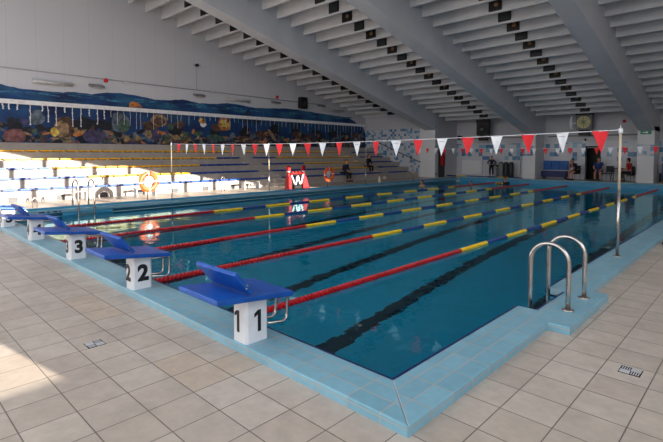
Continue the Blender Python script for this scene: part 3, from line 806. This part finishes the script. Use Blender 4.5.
# ------------------------------------------------------------------ people
def skin_mesh(chain_defs, sub=1):
    """chain_defs: verts [(co, r)], edges -> evaluated mesh"""
    vs, es = chain_defs
    me = bpy.data.meshes.new('sk'); me.from_pydata([v[0] for v in vs], es, []); o = bpy.data.objects.new('sk', me); COL.objects.link(o)
    o.modifiers.new('s', 'SKIN'); 
    if not me.skin_vertices: me.skin_vertices.new()
    for i, v in enumerate(vs):
        r = v[1]; me.skin_vertices[0].data[i].radius = r if isinstance(r, tuple) else (r, r)
    me.skin_vertices[0].data[0].use_root = True
    s_ = o.modifiers.new('u', 'SUBSURF'); s_.levels = sub; s_.render_levels = sub
    dg = bpy.context.evaluated_depsgraph_get(); dg.update()
    m2 = bpy.data.meshes.new_from_object(o.evaluated_get(dg)); bpy.data.objects.remove(o); bpy.data.meshes.remove(me)
    return m2
def person(loc, rz, lab, pose, shirt, legs, hair, scale=1., barelegs=False, lean=.15, turn=0., arms='knees', cat='person', skirt_len=1.):
    t = thing('person', lab, cat, loc, rz=rz); t.scale = (scale,)*3
    # local: faces +X, pelvis above origin; seat height .44 or standing
    if pose == 'sit':
        pz = .52; hip = Vector((-.12, 0, pz)); kx, kz = .32, .50; ax = .30
    elif pose == 'stand':
        pz = .93; hip = Vector((0, 0, pz)); kx, kz = .03, .50; ax = -.02
    else:
        pz = -.45; hip = Vector((0, 0, pz)); kx, kz = .2, -.75; ax = 0
    chest = hip+Vector((math.sin(lean)*.34, 0, math.cos(lean)*.34))
    neck = hip+Vector((math.sin(lean)*.52, 0, math.cos(lean)*.52))
    head_ = neck+Vector((math.sin(lean*.6)*.17+.02, 0, .16))
    vs = [(hip, (.14, .11)), (chest, (.155, .11)), (neck-Vector((0, 0, .03)), (.09, .07)), (neck+Vector((.005, 0, .06)), (.05, .05))]
    es = [(0, 1), (1, 2), (2, 3)]
    hands = []
    for s_ in (-1, 1):
        b_ = len(vs)
        sh = neck+Vector((-.01, s_*.17, -.06))
        if arms == 'knees':
            el = hip+Vector((.16, s_*.24, .20)); wr = Vector((kx-.04, s_*.11, kz+.12))
        elif arms == 'hips':
            el = sh+Vector((-.04, s_*.22, -.24)); wr = hip+Vector((.05, s_*.17, .1))
        elif arms == 'chin':
            el = Vector((kx-.06, s_*.14, kz+.12)); wr = head_+Vector((.11, s_*.05, -.13))
        else:
            el = sh+Vector((.16, s_*.1, -.15)); wr = sh+Vector((.4, s_*.05, -.1))
        vs += [(sh, .058), (el, .042), (wr, .028)]
        es += [(2, b_), (b_, b_+1), (b_+1, b_+2)]
        hands.append((wr, (wr-el).normalized(), s_))
        b_ = len(vs)
        hj = hip+Vector((.02, s_*.095, -.04)); kn = Vector((kx, s_*.13, kz)); an = Vector((ax, s_*.12, .09 if pose != 'swim' else -1.1)); toe = an+Vector((.15, s_*.03, -.05))
        vs += [(hj, .092), (kn, .062), (an, .04), (toe, .035)]
        es += [(0, b_), (b_, b_+1), (b_+1, b_+2), (b_+2, b_+3)]
    me = skin_mesh((vs, es))
    f = MB(); f.bm.from_mesh(me); f.mi('skin')
    for fc in f.bm.faces: fc.smooth = True
    # head with face joined on
    f.sphere(head_, (.095, .078, .118), 'skin', 14)
    f.sphere(head_+Vector((.045, 0, -.06)), (.055, .055, .06), 'skin', 10)
    f.tube([head_+Vector((.085, 0, .02)), head_+Vector((.118, 0, -.02)), head_+Vector((.09, 0, -.03))], [.008, .016, .01], 'skin', 6)
    for s_ in (-1, 1):
        f.sphere(head_+Vector((0, s_*.08, -.005)), (.022, .012, .032), 'skin', 8)
        f.sphere(head_+Vector((.087, s_*.032, .015)), (.008, .014, .008), 'hair_dark', 6)
    f.sphere(head_+Vector((.09, 0, -.06)), (.008, .025, .006), 'cloth_red', 6)
    f.tube([neck-Vector((0, 0, .02)), head_+Vector((0, 0, -.05))], [.055, .05], 'skin', 10)
    for wr, d, s_ in hands:
        side = d.orthogonal().normalized()
        if abs(side.y) < .5: side = (Vector((0, 1, 0))-d*d.y).normalized()
        f.sphere(wr+d*.05, (.045, .042, .022), 'skin', 8)
        dn = d.cross(side).normalized()
        for q in range(4):
            o_ = wr+d*.075+side*(-.03+.02*q); L = (.062, .075, .07, .055)[q]
            f.tube([o_, o_+d*L*.5-Vector((0, 0, .006)), o_+d*L-Vector((0, 0, .025))], [.0095, .009, .006], 'skin', 6)
        o_ = wr+d*.03+side*.035*(-s_)
        f.tube([o_, o_+side*.03*(-s_)+d*.025, o_+side*.035*(-s_)+d*.055], [.011, .01, .007], 'skin', 6)
    f.build('body', t)
    # clothes
    if shirt:
        vv = [(hip-Vector((0, 0, .02)), (.165, .135)), (chest, (.175, .13)), (neck-Vector((0, 0, .05)), (.10, .085))]; ee = [(0, 1), (1, 2)]
        long_ = shirt[1]
        for s_ in (-1, 1):
            k = 4+(0 if s_ < 0 else 7)
            b_ = len(vv); sh, el, wr = vs[k][0], vs[k+1][0], vs[k+2][0]
            if long_: vv += [(sh, .075), (el, .056), (el.lerp(wr, .92), .04)]; ee += [(2, b_), (b_, b_+1), (b_+1, b_+2)]
            else: vv += [(sh, .075), (sh.lerp(el, .7), .058)]; ee += [(2, b_), (b_, b_+1)]
        m2 = skin_mesh((vv, ee)); g_ = MB(); g_.bm.from_mesh(m2); g_.mi(shirt[0])
        for fc in g_.bm.faces: fc.smooth = True
        g_.build('jacket' if long_ else 'shirt', t)
    if legs:
        vv = [(hip-Vector((0, 0, .0)), (.16, .13))]; ee = []
        for s_ in (-1, 1):
            k = 7+(0 if s_ < 0 else 7); b_ = len(vv); hj, kn, an = vs[k][0], vs[k+1][0], vs[k+2][0]
            if barelegs: vv += [(hj, .108), (hj.lerp(kn, .75), .09)]; ee += [(0, b_), (b_, b_+1)]
            else: vv += [(hj, .108), (kn, .08), (an+Vector((0, 0, .04)), .058)]; ee += [(0, b_), (b_, b_+1), (b_+1, b_+2)]
        m2 = skin_mesh((vv, ee)); g_ = MB(); g_.bm.from_mesh(m2); g_.mi(legs)
        for fc in g_.bm.faces: fc.smooth = True
        g_.build('shorts' if barelegs else 'trousers', t)
        if pose != 'swim':
            for s_ in (-1, 1):
                g_ = MB(); g_.box(ax-.08, ax+.19, s_*.135-.045, s_*.135+.045, 0, .085, 'black', bev=.02); g_.build('shoe', t)
    g_ = MB(); g_.sphere(head_+Vector((-.018, 0, .03)), (.096, .086, .108), hair, 12)
    if hair.startswith('hair'): g_.sphere(head_+Vector((-.05, 0, -.03)), (.06, .075, .09), hair, 8)
    g_.build('swim_cap' if pose == 'swim' and hair == 'red' else 'hair', t)
    return t
# seated on the grandstand (facing the pool, +X)
person((-15.99, 17.4, ZL), 0., 'person in dark navy jacket sitting in the front row right of the shaded lifebuoy', 'sit', ('cloth_navy', True), 'cloth_dark', 'hair_brown', lean=.35, scale=.98)
person((-16.79, 20.5, GZ[0]), -.15, 'person in black clothes sitting in the second row beside the far aisle', 'sit', ('cloth_dark', True), 'cloth_dark', 'hair_dark', lean=.25, scale=.92)
# far deck (facing the camera, -Y)
def chair(x, y, rz, lab, mat='dark_grey'):
    t = thing('deck_chair', lab, 'chair', (x, y, -H), rz=rz)
    f = MB(); f.box(-.22, .22, -.22, .22, .40, .435, mat, bev=.012); f.build('seat', t)
    f = MB(); f.box(-.235, -.205, -.2, .2, .5, .84, mat, bev=.01); f.build('backrest', t)
    for a in (-1, 1):
        for b_ in (-1, 1):
            f = MB(); f.tube([(a*.2, b_*.2, 0), (a*.19, b_*.19, .41)], .014, 'mid_grey', 6); f.build('leg', t)
        f = MB(); f.tube([(-.22, a*.19, .4), (-.22, a*.19, .84)], .013, 'mid_grey', 6); f.build('back_post', t)
    return t
FY = 27.15
def seated(x, y, rz, lab, **kw):
    chair(x, y, rz, 'dark chair on the far deck under the '+kw.pop('cl'))
    c, s_ = math.cos(rz), math.sin(rz)
    return person((x, y, -H), rz, lab, 'sit', **kw)
seated(-6.62, FY, -PI/2-.5, 'person in dark blue shirt sitting hunched left of the dark doorway', shirt=('cloth_navy', False), legs='cloth_dark', hair='hair_dark', lean=.5, arms='chin', barelegs=True, cl='person in dark blue shirt')
seated(-5.42, FY+.1, -PI/2+.1, 'person with bare legs sitting in front of the dark doorway', shirt=('cloth_blue', False), legs='cloth_blue', hair='hair_brown', lean=.1, barelegs=True, cl='person with bare legs')
seated(-3.95, FY+.1, PI-.2, 'person in red shirt sitting beside the pier with the green sign', shirt=('cloth_red', False), legs='cloth_dark', hair='hair_dark', lean=.2, cl='person in red shirt')
chair(-4.95, FY+.2, -PI/2-.2, 'dark empty chair on the far deck between the two seated people')
person((-11.75, 27.3, -H), -PI/2, 'person in dark blue clothes standing hands on hips by the back wall', 'stand', ('cloth_navy', True), 'cloth_dark', 'hair_dark', arms='hips', lean=0., scale=.80)
# swimmers
person((-11.94, 19.24, ZW+.02), -PI/2, 'dark haired swimmer, head above water near the mosaic wall', 'swim', None, None, 'hair_dark', scale=.9, lean=.2, arms='front')
person((-10.4, 21.85, ZW-.05), -PI/2, 'swimmer with reddish hair in the water left of the yellow float', 'swim', None, None, 'hair_brown', scale=.85, lean=.2, arms='front')
person((-9.4, 24.1, ZW+.08), -PI/2, 'swimmer in red cap holding a yellow float at the far pool end', 'swim', ('cloth_navy', True), None, 'red', scale=1., lean=.25, arms='front')
f = MB(); f.box(-9.95, -9.5, 23.85, 24.15, ZW-.01, ZW+.12, 'fish_gold', bev=.04); tag(f.build('kickboard'), 'yellow swimming float beside the swimmer in the red cap', 'float')

# table
t = thing('deck_table', 'small dark table on the far deck beside the person in red shirt', 'table', (-4.5, FY+.3, -H))
f = MB(); f.box(-.35, .35, -.3, .3, .7, .73, 'dark_grey', bev=.01); f.build('tabletop', t)
for a in (-1, 1):
    for b_ in (-1, 1):
        f = MB(); f.tube([(a*.3, b_*.25, 0), (a*.22, b_*.2, .7)], .02, 'black', 6); f.build('leg', t)
# blue bench against the back wall
t = thing('padded_bench', 'blue padded bench against the back wall left of the hunched person', 'bench', (-7.9, 27.65, -H))
f = MB(); f.box(-.72, .72, -.25, .22, .12, .48, 'pad_dark', bev=.03); f.build('seat', t)
for k in range(3):
    f = MB(); f.box(-.72+.48*k+.01, -.25+.48*k, .16, .26, .55, 1.1, 'pad_blue', bev=.02); f.build('back_cushion', t)
for a in (-1, 1):
    f = MB(); f.box(a*.6-.03, a*.6+.03, -.2, .2, 0, .12, 'dark_grey'); f.build('leg', t)
# white radiator
def radiator(x0, x1, z0, z1, lab):
    t = thing('radiator', lab, 'radiator', (0, 27.9, 0))
    f = MB(); f.box(x0, x1, -.02, .095, z0, z1, 'white_paint'); f.build('panel', t)
    f = MB()
    for j in range(7):
        z = z0+.06+(z1-z0-.1)*j/6; f.box(x0, x1, -.045, -.02, z-.02, z+.02, 'white_paint')
    f.build('grille', t)
radiator(-14.2, -12.7, .05, 1.0, 'wide white radiator on the back wall right of the grandstand return wall')
radiator(-11.3, -10.1, .1, 1.0, 'white radiator on the back wall behind the grey bins')
for k in range(3):
    t = thing('storage_bin', ['left', 'middle', 'right'][k]+' one of the three tall grey bins on the far deck', 'bin', (-11.1+.33*k, 27.3, -H), 'grey bins on the far deck')
    f = MB(); f.tube([(0, 0, 0), (0, 0, .1), (0, 0, .85), (0, 0, .95)], [.13, .155, .16, .12], ['mid_grey', 'dark_grey', 'dark_grey'][k], 14); f.build('body', t)
    f = MB(); f.tube([(0, 0, .93), (0, 0, 1.0)], [.14, .1], 'dark_grey', 14); f.build('lid', t)
t = thing('potted_plant', 'small green plant left of the grey bins on the far deck', 'plant', (-11.42, 27.5, -H))
f = MB(); f.tube([(0, 0, 0), (0, 0, .6)], [.1, .13], 'mid_grey', 10); f.build('pot', t)
f = MB()
for j in range(14):
    a = j*2.4; l_ = .2+.1*random.random(); c, s_ = math.cos(a), math.sin(a)
    f.prism([(0, 0, .6), (c*l_*.5-s_*.03, s_*l_*.5+c*.03, .75+.12*random.random()), (c*l_, s_*l_, .78), (c*l_*.5+s_*.03, s_*l_*.5-c*.03, .72)], (0, 0, .006), 'leaf')
f.build('leaves', t)
# hanging fan heaters and screen
def heater(x, y, zc, lab, face, side):
    t = thing('fan_heater', lab, 'heater', (x, y, zc))
    f = MB(); f.box(-.45, .45, 0, .3, .42, .66, 'black', bev=.02); f.build('top_unit', t)
    f = MB(); f.box(-.42, .42, 0, .35, -.42, .44, 'dark_grey' if not side else 'mid_grey', bev=.03); f.build('housing', t)
    f = MB(); f.tube([(0, 0, 0), (0, -.05, 0)], .36, face, 20); f.tube([(0, -.05, 0), (0, -.08, 0)], .08, 'mid_grey', 10)
    for j in range(6):
        a = j*PI/6; f.tube([(.33*math.cos(a), -.055, .33*math.sin(a)), (-.33*math.cos(a), -.055, -.33*math.sin(a))], .01, 'dark_grey', 5)
    f.build('fan_grille', t)
    f = MB(); f.box(-.3, .3, .05, .3, -.75, -.44, 'black', bev=.03); f.build('lower_unit', t)
    f = MB(); f.tube([(0, .2, .6), (0, .2, zfin(y)+.5-zc)], .03, 'dark_grey', 6); f.build('hanger', t)
    if side:
        f = MB(); pts = []
        for j in range(13):
            a = PI/2+PI*j/12; pts.append((-.62+.14*math.cos(a), -.02, .38*math.sin(a)))
        f.prism(pts, (0, .03, 0), 'flag_white'); f.build('reflector', t)
heater(-6.25, 27.3, 3.3, 'hanging fan unit with round yellowish grille above the dark doorway', 'dial', True)
heater(-12.3, 27.0, 3.1, 'black hanging fan unit below the roof fins in the second bay', 'black', False)
# exit sign on the third pier
t = thing('exit_sign', 'green exit sign at the top of the white pier behind the flag pole', 'sign', (-3.08, 26.48, 2.58))
f = MB(); f.box(-.24, .24, -.03, .01, -.1, .1, 'green', bev=.008); f.build('panel', t)
f = MB(); f.prism([(-.15, -.034, -.02), (.02, -.034, -.02), (.02, -.034, -.07), (.12, -.034, 0), (.02, -.034, .07), (.02, -.034, .02), (-.15, -.034, .02)], (0, .003, 0), 'flag_white'); f.build('arrow', t)
# cable tray, dome camera, small fittings on the back wall
f = MB(); f.box(-8.4, -3.7, 27.9, 27.99, 2.5, 2.58, 'mid_grey'); tag(f.build('cable_tray'), 'grey cable tray along the back wall above the doorway', 'cable tray')
f = MB(); f.box(-14.4, -9.6, 27.9, 27.99, 2.5, 2.56, 'mid_grey'); tag(f.build('cable_tray'), 'grey cable tray along the back wall left of the second pier', 'cable tray')
f = MB(); f.sphere((-14.3, 27.6, 2.6), .16, 'black', 12); f.box(-14.35, -14.25, 27.6, 27.99, 2.65, 2.72, 'dark_grey'); tag(f.build('dome_camera'), 'black dome camera on the back wall right of the mosaic wall', 'camera')
f = MB(); f.sphere((-4.35, 27.93, 3.3), (.09, .06, .09), 'red', 10); tag(f.build('alarm_bell'), 'small dark red alarm bell high on the back wall near the pier', 'alarm')
for k, x in enumerate((-7.05, -6.88)):
    f = MB(); f.box(x-.06, x+.06, 27.92, 27.99, 3.24, 3.36, 'socket', bev=.01); tag(f.build('emergency_lamp'), 'small white square fitting high on the back wall, '+['left', 'right']  [k]+' of a pair', 'lamp')
f = MB(); f.sphere((-6.3, 27.9, 2.3), (.06, .06, .08), 'black', 8); tag(f.build('wall_sensor'), 'tiny black sensor on the back wall under the fan unit', 'sensor')
# dark door with red cabinet on the return wall
f = MB(); f.box(-14.67, -14.635, 25.45, 26.25, ZL, 1.85, 'dark_grey', bev=.005); d_ = struct(f, 'door_1')
f = MB(); f.tube([(-14.6, 26.15, .85), (-14.6, 26.15, 1.05)], .012, 'steel', 6); f.build('door_handle', d_)
t = thing('fire_hose_cabinet', 'red fire hose cabinet on the dark door next to the mosaic wall', 'cabinet', (-14.62, 25.85, 1.2))
f = MB(); f.box(0, .14, -.2, .2, -.55, .25, 'cloth_red', bev=.01); f.build('body', t)
f = MB(); f.box(.05, .2, -.15, .15, .3, .52, 'red', bev=.04); f.build('bell', t)
# kickboard rack far right
t = thing('noodle_rack', 'low dark rack at the right edge holding coloured boards', 'rack', (-2.1, 27.6, -H))
f = MB(); f.box(-.5, .9, -.2, .2, .1, .16, 'dark_grey'); f.build('shelf', t)
for x in (-.48, .86):
    f = MB(); f.box(x-.02, x+.02, -.2, .2, 0, .5, 'dark_grey'); f.build('side', t)
for k, (c, m_) in enumerate((('navy', 'navy'), ('red', 'red'), ('yellow', 'rope_yellow'), ('orange', 'orange'), ('blue', 'pad_blue'), ('dark', 'dark_grey'))):
    f = MB(); f.box(-2.5+.19*k, -2.4+.19*k, 27.42, 27.75, .1, .98, m_, bev=.03); tag(f.build('foam_board'), c+' foam board standing upright in the rack at the right edge', 'board')
# dark bag on deck at far right edge
f = MB(); f.box(.42, .6, 7.05, 7.35, -H, -H+.05, 'black', bev=.015); tag(f.build('floor_mat'), 'small black object on the deck beside the right pool edge beyond the pole', 'mat')

# ------------------------------------------------------------------ light
wd = bpy.data.worlds.new('w'); S.world = wd; wd.use_nodes = True
t = wd.node_tree; t.nodes.clear()
o = t.nodes.new('ShaderNodeOutputWorld'); bg = t.nodes.new('ShaderNodeBackground'); t.links.new(bg.outputs[0], o.inputs[0])
tc = t.nodes.new('ShaderNodeTexCoord'); sp = t.nodes.new('ShaderNodeSeparateXYZ'); t.links.new(tc.outputs['Generated'], sp.inputs[0])
cr = t.nodes.new('ShaderNodeValToRGB'); t.links.new(rng(t, sp.outputs[2], -.3, .7), cr.inputs[0])
e = cr.color_ramp.elements; e[0].position = .2; e[0].color = (.36, .34, .32, 1); e[1].position = .36; e[1].color = (1.05, 1.0, .96, 1)
x_ = e.new(.6); x_.color = (.86, .92, 1.0, 1)
t.links.new(cr.outputs[0], bg.inputs[0]); bg.inputs[1].default_value = 2.25
sun = bpy.data.lights.new('sun', 'SUN'); sun.energy = 19; sun.color = (1., .9, .76); sun.angle = math.radians(.25)
so = bpy.data.objects.new('sun', sun); COL.objects.link(so)
so.rotation_euler = Vector((-1, -.18, -.24)).to_track_quat('-Z', 'Y').to_euler()
def portal(loc, d, sx, sy):
    l = bpy.data.lights.new('window_portal', 'AREA'); l.shape = 'RECTANGLE'; l.size = sx; l.size_y = sy; l.cycles.is_portal = True
    p = bpy.data.objects.new('window_portal', l); COL.objects.link(p); p.location = loc; p.rotation_euler = Vector(d).to_track_quat('-Z', 'Y').to_euler()
portal((XR-.02, 4.2, 7.5), (-1, 0, 0), 28, 10.5)
l_ = portal((-7.75, -6, zfin(-6)+.6), (0, -.25, -1), 18.6, 5.9)  # portal over the added roof opening
portal(((XW+XR)/2, YN+.02, 7.4), (0, 1, 0), 30, 8.4)

# ------------------------------------------------------------------ camera
CF, PX, PY = 460.4556, 326.848, 174.262
yaw, pit = .7696, -.0444
Fv = Vector((-math.sin(yaw)*math.cos(pit), math.cos(yaw)*math.cos(pit), math.sin(pit)))
Rv = Fv.cross(Vector((0, 0, 1))).normalized(); Uv = Rv.cross(Fv)
cam = bpy.data.cameras.new('camera'); co = bpy.data.objects.new('camera', cam); COL.objects.link(co)
M = Matrix((Rv, Uv, -Fv)).transposed().to_4x4(); M.translation = Vector((1.7254, -2.3967, 1.4632)); co.matrix_world = M
cam.sensor_width = 36; cam.lens = 36*CF/663; cam.shift_x = (331.5-PX)/663; cam.shift_y = (PY-221)/663
cam.clip_start = .05; cam.clip_end = 200
S.camera = co
S.view_settings.view_transform = 'Standard'; S.view_settings.look = 'None'; S.view_settings.gamma = 1; S.view_settings.use_curve_mapping = False
S.view_settings.exposure = 0.
S.cycles.use_denoising = True
S.cycles.max_bounces = 10; S.cycles.diffuse_bounces = 5; S.cycles.glossy_bounces = 4; S.cycles.transmission_bounces = 6; S.cycles.caustics_refractive = True
S.cycles.sample_clamp_indirect = 6
